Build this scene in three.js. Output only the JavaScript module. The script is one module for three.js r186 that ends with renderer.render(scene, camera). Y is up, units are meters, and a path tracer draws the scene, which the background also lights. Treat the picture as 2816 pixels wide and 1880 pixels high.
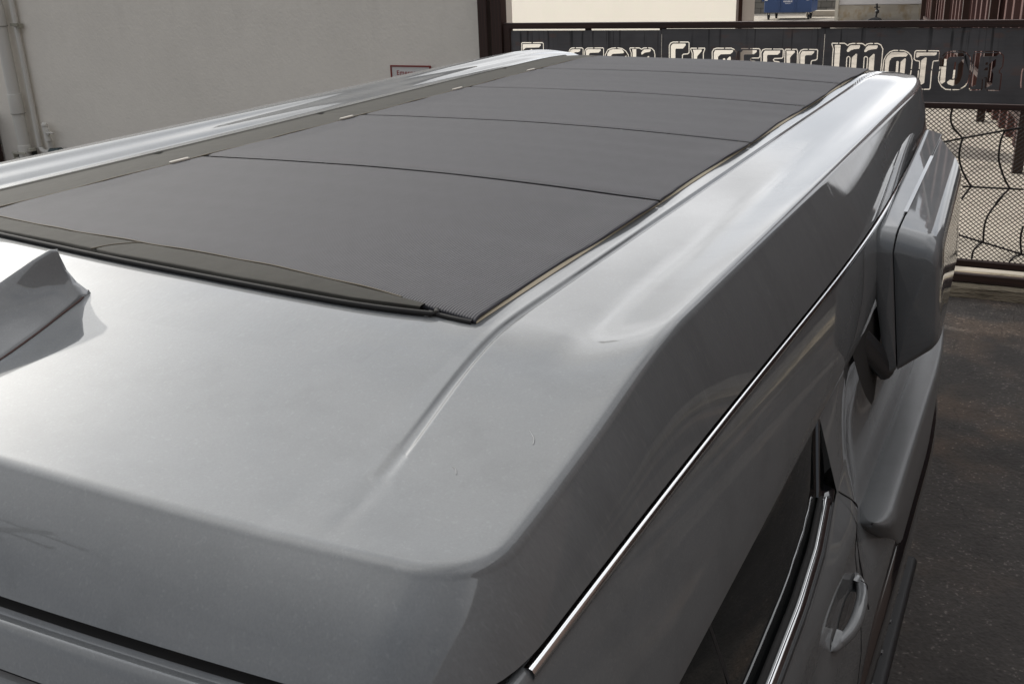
import * as THREE from 'three';
import { mergeGeometries, toCreasedNormals } from 'three/addons/utils/BufferGeometryUtils.js';
import { RoundedBoxGeometry } from 'three/addons/geometries/RoundedBoxGeometry.js';

// ---------------------------------------------------------------- camera, sky, sun, exposure
const CAM_H = 2.35;
const scene = new THREE.Scene();
const camera = new THREE.PerspectiveCamera(36.92, 1024 / 683, 0.05, 400);
camera.position.set(0, CAM_H, 0);
camera.rotation.set(-0.3595, 0.4852, -0.0384, 'YXZ');

const SUN = new THREE.Vector3(-0.82, 0.48, -0.32).normalize();
const renderer = new THREE.WebGLRenderer({ antialias: true });
renderer.toneMapping = THREE.LinearToneMapping;
renderer.toneMappingExposure = 1.82;
renderer.shadowMap.enabled = true;

let seed = 20240611;
function rnd() { seed = (seed * 1664525 + 1013904223) >>> 0; return seed / 4294967296; }
const LAT = new Float32Array(65536); for (let i = 0; i < 65536; i++) LAT[i] = rnd();
const sm = (t) => t * t * (3 - 2 * t);
const clamp01 = (t) => Math.min(1, Math.max(0, t));
const step = (a, b, t) => sm(clamp01((t - a) / (b - a)));
const lerp = (a, b, t) => a + (b - a) * t;
function vnoise(x, y, p = 256) {                                     // value noise that repeats every p cells
  const xi = Math.floor(x), yi = Math.floor(y), fx = sm(x - xi), fy = sm(y - yi);
  const g = (a, b) => LAT[((((b % p) + p) % p) * 251 + (((a % p) + p) % p) * 7 + 13) & 65535];
  return lerp(lerp(g(xi, yi), g(xi + 1, yi), fx), lerp(g(xi, yi + 1), g(xi + 1, yi + 1), fx), fy);
}
function fbm(x, y, oct = 5, p = 256) { let s = 0, a = 0.5, n = 0; for (let i = 0; i < oct; i++) { s += a * vnoise(x, y, p); n += a; x *= 2; y *= 2; p *= 2; a *= 0.55; } return s / n; }

{ // hazy daylight sky with thin cloud, brighter towards the sun
  const W = 1024, Hh = 512, d = new Float32Array(W * Hh * 4), v = new THREE.Vector3();
  for (let j = 0; j < Hh; j++) for (let i = 0; i < W; i++) {
    const th = ((i + 0.5) / W - 0.5) * 2 * Math.PI, ph = ((j + 0.5) / Hh - 0.5) * Math.PI;
    v.set(Math.cos(ph) * Math.cos(th), Math.sin(ph), Math.cos(ph) * Math.sin(th));
    const e = Math.max(v.y, 0), k = Math.pow(1 - e, 3);
    let r = lerp(0.34, 0.66, k), g = lerp(0.385, 0.67, k), b = lerp(0.46, 0.69, k);
    const px = v.x / (e + 0.22), py = v.z / (e + 0.22);
    const c = step(0.30, 0.62, fbm(px * 1.5 + 40, py * 1.5 + 40, 6)) * lerp(0.9, 0.45, step(0, 0.6, v.z));
    const tone = 0.42 + 0.72 * step(0.2, 0.8, fbm(px * 1.9 + 9, py * 1.9 + 70, 5));
    const front = step(-0.9, 0.9, v.dot(SUN));
    const lum = lerp(0.85, 1.1, front) * lerp(1, 0.50, step(-0.05, 0.5, v.z) * step(1.0, 0.75, v.y));
    r = lerp(r, tone, c); g = lerp(g, tone * 1.0, c); b = lerp(b, tone * 1.01, c);
    const s = Math.max(0, v.dot(SUN)), glow = 0.5 * Math.pow(s, 6) + 1.6 * Math.pow(s, 40) + 6 * Math.pow(s, 400);
    const dn = v.y < 0 ? 0.5 : 1;
    const o = (j * W + i) * 4;
    d[o] = (r * lum + glow) * dn; d[o + 1] = (g * lum + glow * 0.97) * dn; d[o + 2] = (b * lum + glow * 0.9) * dn; d[o + 3] = 1;
  }
  const t = new THREE.DataTexture(d, W, Hh, THREE.RGBAFormat, THREE.FloatType);
  t.mapping = THREE.EquirectangularReflectionMapping; t.magFilter = THREE.LinearFilter; t.minFilter = THREE.LinearFilter; t.needsUpdate = true;
  scene.background = t; scene.environment = t;
}
const sun = new THREE.DirectionalLight(new THREE.Color(1, 0.955, 0.88), 2.0);
sun.target.position.set(0, 0, -6); sun.position.copy(SUN).multiplyScalar(40).add(sun.target.position); sun.castShadow = true; sun.shadow.radius = 2;
sun.shadow.camera.left = -30; sun.shadow.camera.right = 30; sun.shadow.camera.top = 30; sun.shadow.camera.bottom = -30; sun.shadow.camera.far = 120;
scene.add(sun, sun.target);

// ---------------------------------------------------------------- helpers
function tex(w, h, fn, rep, color = true) {                          // fn(u, v) -> [r, g, b] in 0..1 (sRGB when colour)
  const a = new Uint8Array(w * h * 4);
  for (let j = 0; j < h; j++) for (let i = 0; i < w; i++) { const c = fn((i + 0.5) / w, (j + 0.5) / h), o = (j * w + i) * 4; for (let k = 0; k < 3; k++) a[o + k] = Math.round(255 * clamp01(c[k])); a[o + 3] = 255; }
  const t = new THREE.DataTexture(a, w, h, THREE.RGBAFormat); t.wrapS = t.wrapT = THREE.RepeatWrapping; t.magFilter = THREE.LinearFilter; t.minFilter = THREE.LinearMipmapLinearFilter; t.generateMipmaps = true;
  if (rep) t.repeat.set(rep[0], rep[1]); if (color) t.colorSpace = THREE.SRGBColorSpace; t.needsUpdate = true; return t;
}
const s2 = (l) => l <= 0.0031308 ? 12.92 * l : 1.055 * Math.pow(l, 1 / 2.4) - 0.055;
const lin = (r, g, b) => [s2(r), s2(g), s2(b)];
const std = (r, g, b, rough = 0.8, extra = {}) => new THREE.MeshStandardMaterial({ color: new THREE.Color().setRGB(r, g, b), roughness: rough, side: THREE.DoubleSide, ...extra });
const phys = (r, g, b, o = {}) => new THREE.MeshPhysicalMaterial({ color: new THREE.Color().setRGB(r, g, b), side: THREE.DoubleSide, ...o });
const counts = {};
function numbered(n) { const k = counts[n] = (counts[n] ?? -1) + 1; return k ? n + '_' + String(k).padStart(3, '0') : n; }
function thing(name, label, category, pos = [0, 0, 0], group) { const o = new THREE.Group(); o.name = numbered(name); o.position.set(...pos); o.userData = { label, category }; if (group) o.userData.group = group; scene.add(o); return o; }
function mesh(name, geo, mat, parent, label) {
  const m = new THREE.Mesh(Array.isArray(geo) ? merge(geo) : geo, mat); m.name = parent ? name : numbered(name); m.castShadow = m.receiveShadow = true; (parent ?? scene).add(m);
  if (label) m.userData.label = label; return m;
}
function struct(name, geo, mat) { const m = mesh(name, geo, mat); m.userData.kind = 'structure'; return m; }
function merge(list) { return mergeGeometries(list.map((g) => { const h = g.index ? g.toNonIndexed() : g; for (const k of Object.keys(h.attributes)) if (!['position', 'normal', 'uv'].includes(k)) h.deleteAttribute(k); return h; })); }
const box = (w, h, d, x = 0, y = 0, z = 0, r = 0) => (r ? new RoundedBoxGeometry(w, h, d, 2, r) : new THREE.BoxGeometry(w, h, d)).translate(x, y, z);
function tube(pts, r, seg = 0, rs = 8, tension = 0.5) { const c = new THREE.CatmullRomCurve3(pts.map((p) => new THREE.Vector3(...p)), false, 'catmullrom', tension); return new THREE.TubeGeometry(c, seg || pts.length * 6, r, rs, false); }
function loft(rows, uvScale) {                                       // rows of points -> smooth sheet, uv in metres along each direction
  const m = rows.length, n = rows[0].length, pos = [], uv = [], idx = [];
  const acc = rows[0].map(() => 0); 
  for (let i = 0; i < m; i++) { let a = 0; for (let j = 0; j < n; j++) { const p = rows[i][j]; pos.push(...p);
    if (j) { const q = rows[i][j - 1]; a += Math.hypot(p[0] - q[0], p[1] - q[1], p[2] - q[2]); }
    if (i) { const q = rows[i - 1][j]; acc[j] += Math.hypot(p[0] - q[0], p[1] - q[1], p[2] - q[2]); } uv.push(a, acc[j]); } }
  for (let i = 0; i < m - 1; i++) for (let j = 0; j < n - 1; j++) { const a = i * n + j; idx.push(a, a + 1, a + n, a + 1, a + n + 1, a + n); }
  const g = new THREE.BufferGeometry(); g.setAttribute('position', new THREE.Float32BufferAttribute(pos, 3)); g.setAttribute('uv', new THREE.Float32BufferAttribute(uv, 2)); g.setIndex(idx); g.computeVertexNormals(); return g;
}
function curveAt(pts, x, kx = 0, ky = 1) { if (x <= pts[0][kx]) return pts[0][ky]; for (let i = 1; i < pts.length; i++) if (x <= pts[i][kx]) return lerp(pts[i - 1][ky], pts[i][ky], (x - pts[i - 1][kx]) / (pts[i][kx] - pts[i - 1][kx])); return pts[pts.length - 1][ky]; }
const range = (a, b, n) => Array.from({ length: n }, (_, i) => lerp(a, b, i / (n - 1)));

// ---------------------------------------------------------------- materials
const plasterMap = tex(1024, 1024, (u, v) => { const n = fbm(u * 6, v * 6, 6, 6), m = fbm(u * 60, v * 60, 3, 60), s = fbm(u * 22, v * 3, 4, 11); const k = 0.90 + 0.12 * n + 0.05 * (m - 0.5) - 0.05 * step(0.6, 0.85, s); return lin(0.83 * k, 0.775 * k, 0.685 * k); }, [0.33, 0.33]);
const plasterBump = tex(512, 512, (u, v) => { const n = fbm(u * 90, v * 90, 3, 90); return [n, n, n]; }, [0.6, 0.6], false);
const plaster = new THREE.MeshStandardMaterial({ map: plasterMap, bumpMap: plasterBump, bumpScale: 0.0015, roughness: 0.92 });
const whiteWallMap = tex(512, 512, (u, v) => { const k = 0.93 + 0.09 * fbm(u * 5, v * 5, 5, 5); return lin(0.63 * k, 0.605 * k, 0.55 * k); }, [0.2, 0.2]);
const whiteWall = new THREE.MeshStandardMaterial({ map: whiteWallMap, roughness: 0.9 });
const asphaltMap = tex(2048, 2048, (u, v) => {
  const big = fbm(u * 5, v * 5, 5, 5), mid = fbm(u * 40 + 3, v * 40, 4, 40), fine = fbm(u * 420, v * 420, 2, 420);
  const crack = Math.abs(fbm(u * 7 + 0.12 * mid, v * 7 + 5, 4, 7) - 0.5);
  let k = 0.55 + 0.75 * big; k *= 0.75 + 0.5 * fine; const brown = step(0.5, 0.75, fbm(u * 9 + 50, v * 9, 4, 9));
  if (crack < 0.004) k *= 0.72; if (fine > 0.77 && mid > 0.45) k *= 2.2; k *= 0.75 + 0.5 * mid;
  const b = 0.050 * k * (1 + 0.5 * brown); return lin(b * (1.06 + 0.25 * brown), b * (0.93 + 0.04 * brown), b * (0.84 - 0.1 * brown));
}, [0.2, 0.2]);
const asphaltBump = tex(1024, 1024, (u, v) => { const n = 0.6 * fbm(u * 150, v * 150, 3, 150) + 0.4 * fbm(u * 18, v * 18, 3, 18); return [n, n, n]; }, [0.5, 0.5], false);
const asphalt = new THREE.MeshStandardMaterial({ map: asphaltMap, bumpMap: asphaltBump, bumpScale: 0.012, roughness: 0.9 });
const concreteMap = tex(1024, 1024, (u, v) => { const k = 0.72 + 0.5 * fbm(u * 8, v * 8, 6, 8), st = step(0.55, 0.75, fbm(u * 16 + 7, v * 6, 4, 16)); const d = 1 - 0.28 * st; return lin(0.43 * k * d, 0.385 * k * d, 0.32 * k * d); }, [0.25, 0.25]);
const concrete = new THREE.MeshStandardMaterial({ map: concreteMap, roughness: 0.92 });
const kerbMap = tex(1024, 256, (u, v) => { const k = 0.6 + 0.6 * fbm(u * 24, v * 6, 6, 6), st = step(0.48, 0.72, fbm(u * 40 + 7, v * 10 + 3, 4, 10)); const d = 1 - 0.7 * st * (1 - 0.5 * v); return lin(0.30 * k * d, 0.25 * k * d, 0.175 * k * d); }, [0.5, 3]);
const kerbMat = new THREE.MeshStandardMaterial({ map: kerbMap, bumpMap: plasterBump, bumpScale: 0.01, roughness: 0.95 });
const rustMap = tex(512, 512, (u, v) => { const n = fbm(u * 9, v * 9, 6, 9), m = step(0.45, 0.7, fbm(u * 30, v * 5, 4, 10)); return lin(0.030 + 0.035 * n * m, 0.014 + 0.012 * n * m, 0.010 + 0.006 * n * m); }, [1, 1]);
const rust = new THREE.MeshStandardMaterial({ map: rustMap, roughness: 0.62, metalness: 0.2 });
const sheetMap = tex(2048, 512, (u, v) => {
  const n = fbm(u * 14, v * 4, 6, 14), band = fbm(u * 3, v * 60, 3, 30); let k = 0.6 + 0.65 * n + 0.15 * (band - 0.5);
  const drip = step(0.62, 0.8, fbm(u * 160, 3 + v * 1.2, 3, 160)) * step(0.45, 1.0, v + 0.35 * fbm(u * 60, 9, 2, 60) - 0.1);
  const ru = step(0.60, 0.8, fbm(u * 26 + 3, v * 9 + 2, 5, 26)) * 0.6;
  k *= 1 - 0.65 * drip; return lin(0.115 * k * (1 + 0.35 * ru), 0.110 * k * (1 - 0.1 * ru), 0.111 * k * (1 - 0.25 * ru));
});
const sheetMat = new THREE.MeshStandardMaterial({ map: sheetMap, roughness: 0.55, metalness: 0.35, side: THREE.DoubleSide });
const meshMat = std(0.018, 0.014, 0.013, 0.6, { metalness: 0.3 });
const coatMap = tex(512, 512, (u, v) => { const n = 0.17 + 0.22 * step(0.5, 0.8, fbm(u * 5, v * 5, 6, 5)) + 0.35 * step(0.72, 0.8, fbm(u * 70, v * 70, 2, 70)); return [n, n, n]; }, [1.3, 1.3], false);
const flakeMap = tex(512, 512, (u, v) => { const n = 0.92 + 0.16 * (fbm(u * 250, v * 250, 2, 250) - 0.5), d = 1 - 0.10 * step(0.45, 0.8, fbm(u * 6, v * 6, 5, 6)) + 0.10 * step(0.74, 0.8, fbm(u * 90, v * 90, 2, 90)); const k = n * d; return lin(0.150 * k, 0.1555 * k, 0.158 * k); }, [3, 3]);
const paint = new THREE.MeshPhysicalMaterial({ map: flakeMap, metalness: 0.06, roughness: 0.6, specularIntensity: 0.35, clearcoat: 1, clearcoatRoughness: 0.16, clearcoatRoughnessMap: coatMap, side: THREE.DoubleSide });
const dustyPaint = paint.clone(); dustyPaint.clearcoatRoughnessMap = null; dustyPaint.clearcoatRoughness = 0.38;
const chrome = phys(0.78, 0.79, 0.8, { metalness: 1, roughness: 0.12 });
const black = std(0.010, 0.010, 0.011, 0.55);
const rubber = std(0.014, 0.013, 0.012, 0.85);
const glossBlack = phys(0.006, 0.006, 0.007, { roughness: 0.12, clearcoat: 1, clearcoatRoughness: 0.035 });
const glassMat = phys(0.008, 0.009, 0.009, { roughness: 0.02, specularIntensity: 0.7 });
const ribTex = tex(1024, 512, (u, v) => { const rib = 0.5 + 0.5 * Math.cos(u * 2 * Math.PI * 48), w = 0.5 + 0.5 * Math.cos(v * 2 * Math.PI * 96), n = fbm(u * 12, v * 8, 5, 4); const k = (0.72 + 0.50 * rib - 0.08 * w) * (0.88 + 0.22 * n); return lin(0.043 * k, 0.042 * k, 0.048 * k); }, [5, 5]);
const ribBump = tex(1024, 256, (u, v) => { const r = 0.5 + 0.5 * Math.cos(u * 2 * Math.PI * 48); const k = 0.8 * r + 0.2 * vnoise(u * 96, v * 48, 48); return [k, k, k]; }, [5, 5], false);
const fabric = new THREE.MeshStandardMaterial({ map: ribTex, bumpMap: ribBump, bumpScale: 0.0005, roughness: 0.82, side: THREE.DoubleSide });
const vinylMap = tex(512, 512, (u, v) => { const k = 0.85 + 0.3 * fbm(u * 14, v * 14, 5, 14); return lin(0.033 * k, 0.031 * k, 0.0255 * k); }, [2, 2]);
const vinyl = new THREE.MeshPhysicalMaterial({ map: vinylMap, bumpMap: plasterBump, bumpScale: 0.0006, roughness: 0.85, specularIntensity: 0.5, side: THREE.DoubleSide });
const tan = std(0.42, 0.36, 0.26, 0.8);
const piping = std(0.50, 0.46, 0.40, 0.5);

// ---------------------------------------------------------------- ground
const flat = (w, d, x, y, z) => { const g = new THREE.PlaneGeometry(w, d).rotateX(-Math.PI / 2).translate(x, y, z), p = g.attributes.position, uv = g.attributes.uv; for (let i = 0; i < p.count; i++) uv.setXY(i, p.getX(i), p.getZ(i)); return g; };
struct('ground', flat(400, 400, 0, -0.004, 0), asphalt);
struct('alley_road', flat(60, 90, 6, 0.004, -53.0), concrete);
{ // kerb under the gate, slightly broken along its upper edge
  const g = new THREE.BoxGeometry(16, 0.085, 0.42, 160, 3, 3).translate(3.6, 0.0405, -7.71), p = g.attributes.position, uv = g.attributes.uv;
  for (let i = 0; i < p.count; i++) { const x = p.getX(i), y = p.getY(i), z = p.getZ(i); if (z > -7.6) p.setZ(i, z + 0.035 * (fbm(x * 5 + 20, y * 8, 4) - 0.5)); if (y > 0.07) p.setY(i, y - 0.02 * fbm(x * 6, z * 5, 3)); uv.setXY(i, x * 0.5, p.getY(i) * 3 - p.getZ(i) * 0.8); }
  g.computeVertexNormals(); struct('kerb', g, kerbMat);
}

// ---------------------------------------------------------------- near plaster building wall
{
  const w = thing('plaster_building', 'long plain beige plaster wall of the building beside the gate', 'building', [-4.2, 0, -7.7]);
  const g = new THREE.BoxGeometry(22, 4.8, 0.5, 60, 24, 1).translate(-11, 2.4, -0.25), p = g.attributes.position, n = g.attributes.normal, uv = g.attributes.uv;
  for (let i = 0; i < p.count; i++) { uv.setXY(i, Math.abs(n.getX(i)) > 0.5 ? p.getZ(i) : p.getX(i), p.getY(i)); if (n.getZ(i) > 0.5 && p.getX(i) < -0.2) p.setZ(i, p.getZ(i) + 0.006 * (fbm(p.getX(i) * 0.6 + 30, p.getY(i) * 0.8, 3) - 0.5)); }
  g.computeVertexNormals(); mesh('wall', g, plaster, w);
  mesh('coping', box(22.1, 0.1, 0.62, -11, 4.85, -0.25), plaster, w);
  mesh('base_trim', box(21.98, 0.22, 0.03, -10.99, 0.12, 0.015), kerbMat, w);
}
{ // downpipes and tap at the left
  const pvc = std(0.60, 0.575, 0.52, 0.5);
  const d = thing('downpipe', 'thick cream downpipe with pipe joints running down the beige wall', 'pipe', [-9.975, 0, -7.6]);
  mesh('pipe', new THREE.CylinderGeometry(0.066, 0.066, 4.5, 24).translate(0, 2.45, 0), pvc, d);
  for (const y of [1.86, 0.95, 0.40]) { const c = mesh('coupling', new THREE.LatheGeometry([[0.066, -0.11], [0.073, -0.105], [0.075, 0], [0.073, 0.105], [0.066, 0.11]].map((q) => new THREE.Vector2(...q)), 24).translate(0, y + 0.1, 0), pvc, d); c.castShadow = true; mesh('seam', new THREE.TorusGeometry(0.0735, 0.003, 6, 24).rotateX(Math.PI / 2).translate(0, y, 0), std(0.2, 0.19, 0.16), d); }
  mesh('clamp', [box(0.22, 0.022, 0.012, -0.02, 0.53, 0.075), box(0.012, 0.06, 0.10, -0.125, 0.50, 0.02), box(0.10, 0.02, 0.012, -0.075, 0.46, 0.072), box(0.05, 0.03, 0.08, 0.105, 0.56, 0.0)], std(0.42, 0.40, 0.33, 0.6), d);
  mesh('bracket', [box(0.03, 0.14, 0.05, 0.10, 0.50, -0.03), box(0.035, 0.32, 0.04, -0.10, 0.34, -0.01).rotateZ(0), box(0.03, 0.26, 0.04, -0.055, 0.35, 0.02)], std(0.02, 0.022, 0.018, 0.7), d);
  const c = thing('conduit_pipe', 'thin cream pipe beside the downpipe ending in an elbow', 'pipe', [-9.80, 0, -7.655]);
  mesh('pipe', tube([[0, 4.7, 0], [0, 3, 0], [0, 1.4, 0], [0, 0.66, 0], [0.012, 0.57, 0], [0.06, 0.535, 0], [0.13, 0.54, 0], [0.17, 0.585, 0], [0.175, 0.66, 0]], 0.028, 160, 14), pvc, c);
  mesh('clip', [box(0.11, 0.03, 0.012, 0.01, 1.87, 0.03), box(0.03, 0.05, 0.05, 0.06, 1.855, 0)], std(0.3, 0.28, 0.22, 0.6), c);
  const t = thing('hose_tap', 'small cream garden tap with dark hose at the foot of the wall', 'tap', [-9.61, 0, -7.63]);
  mesh('body', [new THREE.CylinderGeometry(0.03, 0.036, 0.16, 14).rotateZ(0.12).translate(-0.01, 0.74, 0), new THREE.SphereGeometry(0.034, 14, 10).translate(-0.018, 0.83, 0)], pvc, t);
  mesh('handle', [box(0.10, 0.018, 0.026, 0.065, 0.755, 0.02, 0.006), box(0.022, 0.07, 0.022, 0.045, 0.765, 0.02, 0.006)], pvc, t);
  mesh('hose', [new THREE.CylinderGeometry(0.046, 0.046, 0.15, 16).rotateZ(Math.PI / 2 + 0.1).translate(0.11, 0.55, 0.02), new THREE.CylinderGeometry(0.034, 0.034, 0.12, 16).rotateZ(Math.PI / 2 + 0.1).translate(0.22, 0.54, 0.02)], std(0.022, 0.04, 0.042, 0.55), t);
  mesh('hose_collar', new THREE.CylinderGeometry(0.047, 0.047, 0.018, 16).rotateZ(Math.PI / 2 + 0.1).translate(0.19, 0.543, 0.02), std(0.2, 0.22, 0.2, 0.4), t);
  const b = thing('steel_post', 'dark rusty steel post against the beige wall at its far left end', 'post', [-10.58, 0, -7.52]);
  mesh('post', box(0.3, 0.92, 0.3, -0.03, 0.46, 0, 0.004), rust, b); mesh('cap', box(0.32, 0.02, 0.32, -0.03, 0.93, 0), rust, b);
}
{ // sign on the wall, lower part hidden by the roof
  const s = thing('wall_sign', 'small white sign with red border and red lettering on the beige wall', 'sign', [-4.94, 1.292, -7.69]);
  const cv = document.createElement('canvas'); cv.width = 512; cv.height = 320; const c = cv.getContext('2d');
  c.fillStyle = '#d6d2cd'; c.fillRect(0, 0, 512, 320); c.fillStyle = '#8a1d1a'; c.font = 'bold 74px sans-serif'; c.fillText('Emergency', 60, 92);
  const t = new THREE.CanvasTexture(cv); t.colorSpace = THREE.SRGBColorSpace;
  mesh('panel', box(0.40, 0.25, 0.006, 0, 0.08, 0), std(0.6, 0.58, 0.55, 0.6), s);
  mesh('sign_face', new THREE.PlaneGeometry(0.385, 0.24).translate(0, 0.08, 0.0045), new THREE.MeshStandardMaterial({ map: t, roughness: 0.5 }), s);
  const red = std(0.22, 0.025, 0.018, 0.5);
  for (const q of [box(0.41, 0.012, 0.012, 0, 0.208, 0.004), box(0.41, 0.012, 0.012, 0, -0.048, 0.004), box(0.012, 0.244, 0.012, -0.199, 0.08, 0.004), box(0.012, 0.244, 0.012, 0.199, 0.08, 0.004)]) mesh('border', q, red, s);
}

// ---------------------------------------------------------------- steel gate with cut-out lettering
{
  const Z = -7.62, gate = thing('steel_gate', 'dark rusty steel gate with a cut-out lettered sign board over wire mesh', 'gate', [0, 0, Z]);
  mesh('top_rail', box(5.3, 0.045, 0.06, -1.33, 1.832, 0, 0.004), rust, gate);
  mesh('rail', box(5.3, 0.036, 0.06, -1.33, 1.300, 0, 0.004), rust, gate);
  mesh('rail', box(5.3, 0.046, 0.06, -1.33, 0.2165, 0, 0.004), rust, gate);
  mesh('rail', box(5.3, 0.056, 0.06, -1.33, 0.1115, 0, 0.004), rust, gate);
  mesh('post', box(0.06, 1.78, 0.062, -3.945, 0.945, 0.0, 0.004), rust, gate);
  mesh('post', box(0.06, 1.78, 0.062, 1.29, 0.945, 0.0, 0.004), rust, gate);
  for (const [x, w] of [[-3.25, 0.05], [-2.643, 0.05], [-1.455, 0.06], [-0.55, 0.06]]) mesh('tab', box(w, 0.05, 0.012, x, 1.79, -0.012), rust, gate);
  const holes = [];
  const stroke = (pts, w) => { const L = [], R = []; pts.forEach((p, i) => { const a = pts[Math.max(0, i - 1)], b = pts[Math.min(pts.length - 1, i + 1)]; const n1 = i ? nrm(pts[i - 1], p) : nrm(p, pts[i + 1]), n2 = i < pts.length - 1 ? nrm(p, pts[i + 1]) : n1; const mx = n1[0] + n2[0], my = n1[1] + n2[1], k = 2 / Math.max(1.1, mx * mx + my * my) * w / 2; L.push([p[0] + mx * k, p[1] + my * k]); R.push([p[0] - mx * k, p[1] - my * k]); }); return L.concat(R.reverse()); };
  const nrm = (a, b) => { const dx = b[0] - a[0], dy = b[1] - a[1], l = Math.hypot(dx, dy) || 1; return [-dy / l, dx / l]; };
  function letter(x0, outlines, cuts) { for (const o of outlines) holes.push(stroke(o.map(([x, y]) => [(x + x0) / 1000, (y + 1300) / 1000]), 0.0072)); for (const c of cuts) holes.push(c.map(([x, y]) => [(x + x0) / 1000, (y + 1300) / 1000])); }
  letter(-3900, [[[77,306],[80,398],[88,404],[169,404]],[[180,404],[264,405],[273,397],[272,307]],[[76,291],[89,284],[114,282],[110,97]],[[271,293],[243,286],[205,283],[197,99]]],
    [[[88,393],[249,395],[251,383],[234,368],[117,365],[94,347],[87,352]],[[149,340],[163,356],[177,350],[169,118],[135,93]]]);
  letter(-3600, [[[34,327],[29,106]],[[161,328],[156,109]]],
    [[[48,327],[80,327],[75,107],[43,136]],[[112,327],[145,327],[141,166],[108,127]]]);
  letter(-3425, [[[11,119],[15,309],[22,344],[31,359],[45,365],[69,366]],[[78,366],[132,366],[140,359],[139,296]]],
    [[[25,148],[29,344],[45,355],[116,356],[116,345],[105,335],[71,333],[55,319],[51,120]]]);
  letter(-3279, [[[4,254],[5,329],[12,352],[30,365],[80,366]],[[89,366],[160,367],[166,360],[166,302]]],
    [[[16,254],[17,345],[33,357],[142,357],[143,347],[126,332],[51,329],[45,320],[45,254]],[[118,236],[149,218],[148,152],[117,123]]]);
  letter(-3102, [[[2,124],[3,316],[24,353],[55,365],[93,368]],[[103,368],[141,363],[171,345],[192,317],[197,285],[198,128]]],
    [[[18,153],[19,325],[39,351],[65,358],[141,358],[162,347],[160,335],[149,328],[65,323],[49,307],[49,125]],[[154,299],[177,313],[177,165],[154,146]]]);
  letter(-2901, [[[41,368],[6,368],[3,361],[15,331],[16,128]],[[48,368],[80,368],[98,358],[115,368],[142,369]],[[150,369],[179,366],[199,348],[205,319],[207,132]]],
    [[[21,359],[56,359],[57,129],[27,138],[26,331]],[[96,320],[95,334],[115,357],[172,359],[172,346],[160,339],[125,334],[105,320]],[[136,296],[151,309],[160,309],[163,131],[138,140]]]);
  letter(-2620, [[[41,125],[36,384],[45,403],[66,412],[107,412]],[[116,412],[182,412],[189,406],[191,337],[181,327],[149,325],[140,317],[140,284]]],
    [[[52,145],[48,384],[64,400],[163,401],[165,391],[144,365],[89,364],[85,357],[90,125]]]);
  letter(-2420, [[[51,368],[6,368],[2,362],[15,332],[20,128]],[[60,368],[108,369],[111,363],[100,333],[107,129]]],
    [[[18,357],[87,359],[88,348],[58,315],[54,305],[59,129],[31,128],[26,335]]]);
  letter(-2290, [[[44,131],[37,343],[49,362],[70,369],[125,369]],[[133,369],[179,370],[205,359],[220,337],[228,134]]],
    [[[56,131],[49,338],[60,356],[193,357],[193,344],[173,328],[103,326],[83,309],[86,131]],[[122,202],[119,294],[129,299],[138,294],[142,203]],[[154,153],[149,292],[169,311],[178,308],[186,133]]]);
  letter(-2061, [[[11,134],[2,337],[10,352]],[[22,367],[77,367]],[[86,367],[154,367],[161,360],[162,311],[153,302],[102,301],[94,291],[103,280],[128,278],[149,267],[165,241],[168,177]]],
    [[[17,254],[13,335],[28,345],[36,356],[137,356],[138,345],[118,328],[50,326],[45,320],[47,269],[78,259],[79,244]]]);
  letter(-1893, [[[6,246],[1,338],[12,359],[32,365],[78,365]],[[86,365],[154,365],[160,357],[160,310],[152,302],[100,299],[92,290],[101,280],[131,277],[155,257],[166,179]]],
    [[[20,251],[16,333],[27,353],[137,355],[138,341],[121,326],[51,324],[46,317],[49,263],[60,251]],[[73,251],[82,267],[132,266],[137,257],[137,179],[113,159],[108,247]]]);
  letter(-1726, [[[13,141],[4,354],[11,364],[46,364]],[[54,363],[85,364],[93,354],[101,142]]],
    [[[27,141],[15,354],[73,354],[76,344],[51,318],[44,306],[52,141]]]);
  letter(-1622, [[[7,142],[1,335],[13,357],[32,364],[60,364]],[[68,364],[124,363],[129,355],[129,300],[119,291],[95,288],[89,279],[89,221]]],
    [[[19,143],[10,330],[23,352],[105,353],[106,343],[88,325],[49,324],[43,314],[49,143]]]);
  letter(-1450, [[[93,406],[55,406],[51,401],[63,368],[62,332],[66,155]],[[101,406],[136,406],[145,401],[159,391],[169,401],[189,405],[209,405]],[[217,405],[249,405],[261,402],[276,390],[287,401],[306,405],[326,405]],[[334,405],[358,405],[378,395],[393,369],[392,240],[392,161]],[[162,186],[159,307],[164,315],[171,317],[178,313],[181,306],[182,187]],[[277,188],[275,308],[279,316],[286,318],[295,313],[298,305],[299,189]]],
    [[[70,388],[74,395],[111,394],[111,233],[112,156],[77,155],[76,244],[74,371]],[[157,349],[154,358],[167,383],[181,393],[240,394],[242,383],[235,370],[203,367],[181,359],[168,348]],[[273,348],[272,359],[284,382],[296,392],[356,393],[359,382],[351,369],[318,366],[296,359],[283,348]],[[195,169],[192,310],[217,336],[227,335],[227,227],[229,170]],[[310,171],[309,310],[334,337],[343,334],[345,221],[345,172]]]);
  letter(-1050, [[[6,173],[4,243],[6,295],[18,326],[41,351],[66,360],[93,360]],[[102,360],[130,359],[156,349],[178,328],[189,296],[189,239]],[[189,231],[187,196],[182,161]]],
    [[[18,173],[16,243],[15,295],[27,324],[50,347],[78,350],[143,347],[159,335],[148,320],[75,318],[54,309],[44,289],[42,240],[43,173]],[[90,192],[88,287],[97,291],[105,286],[105,237],[107,192]],[[118,175],[116,286],[141,309],[148,307],[148,227],[147,175]]]);
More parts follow.
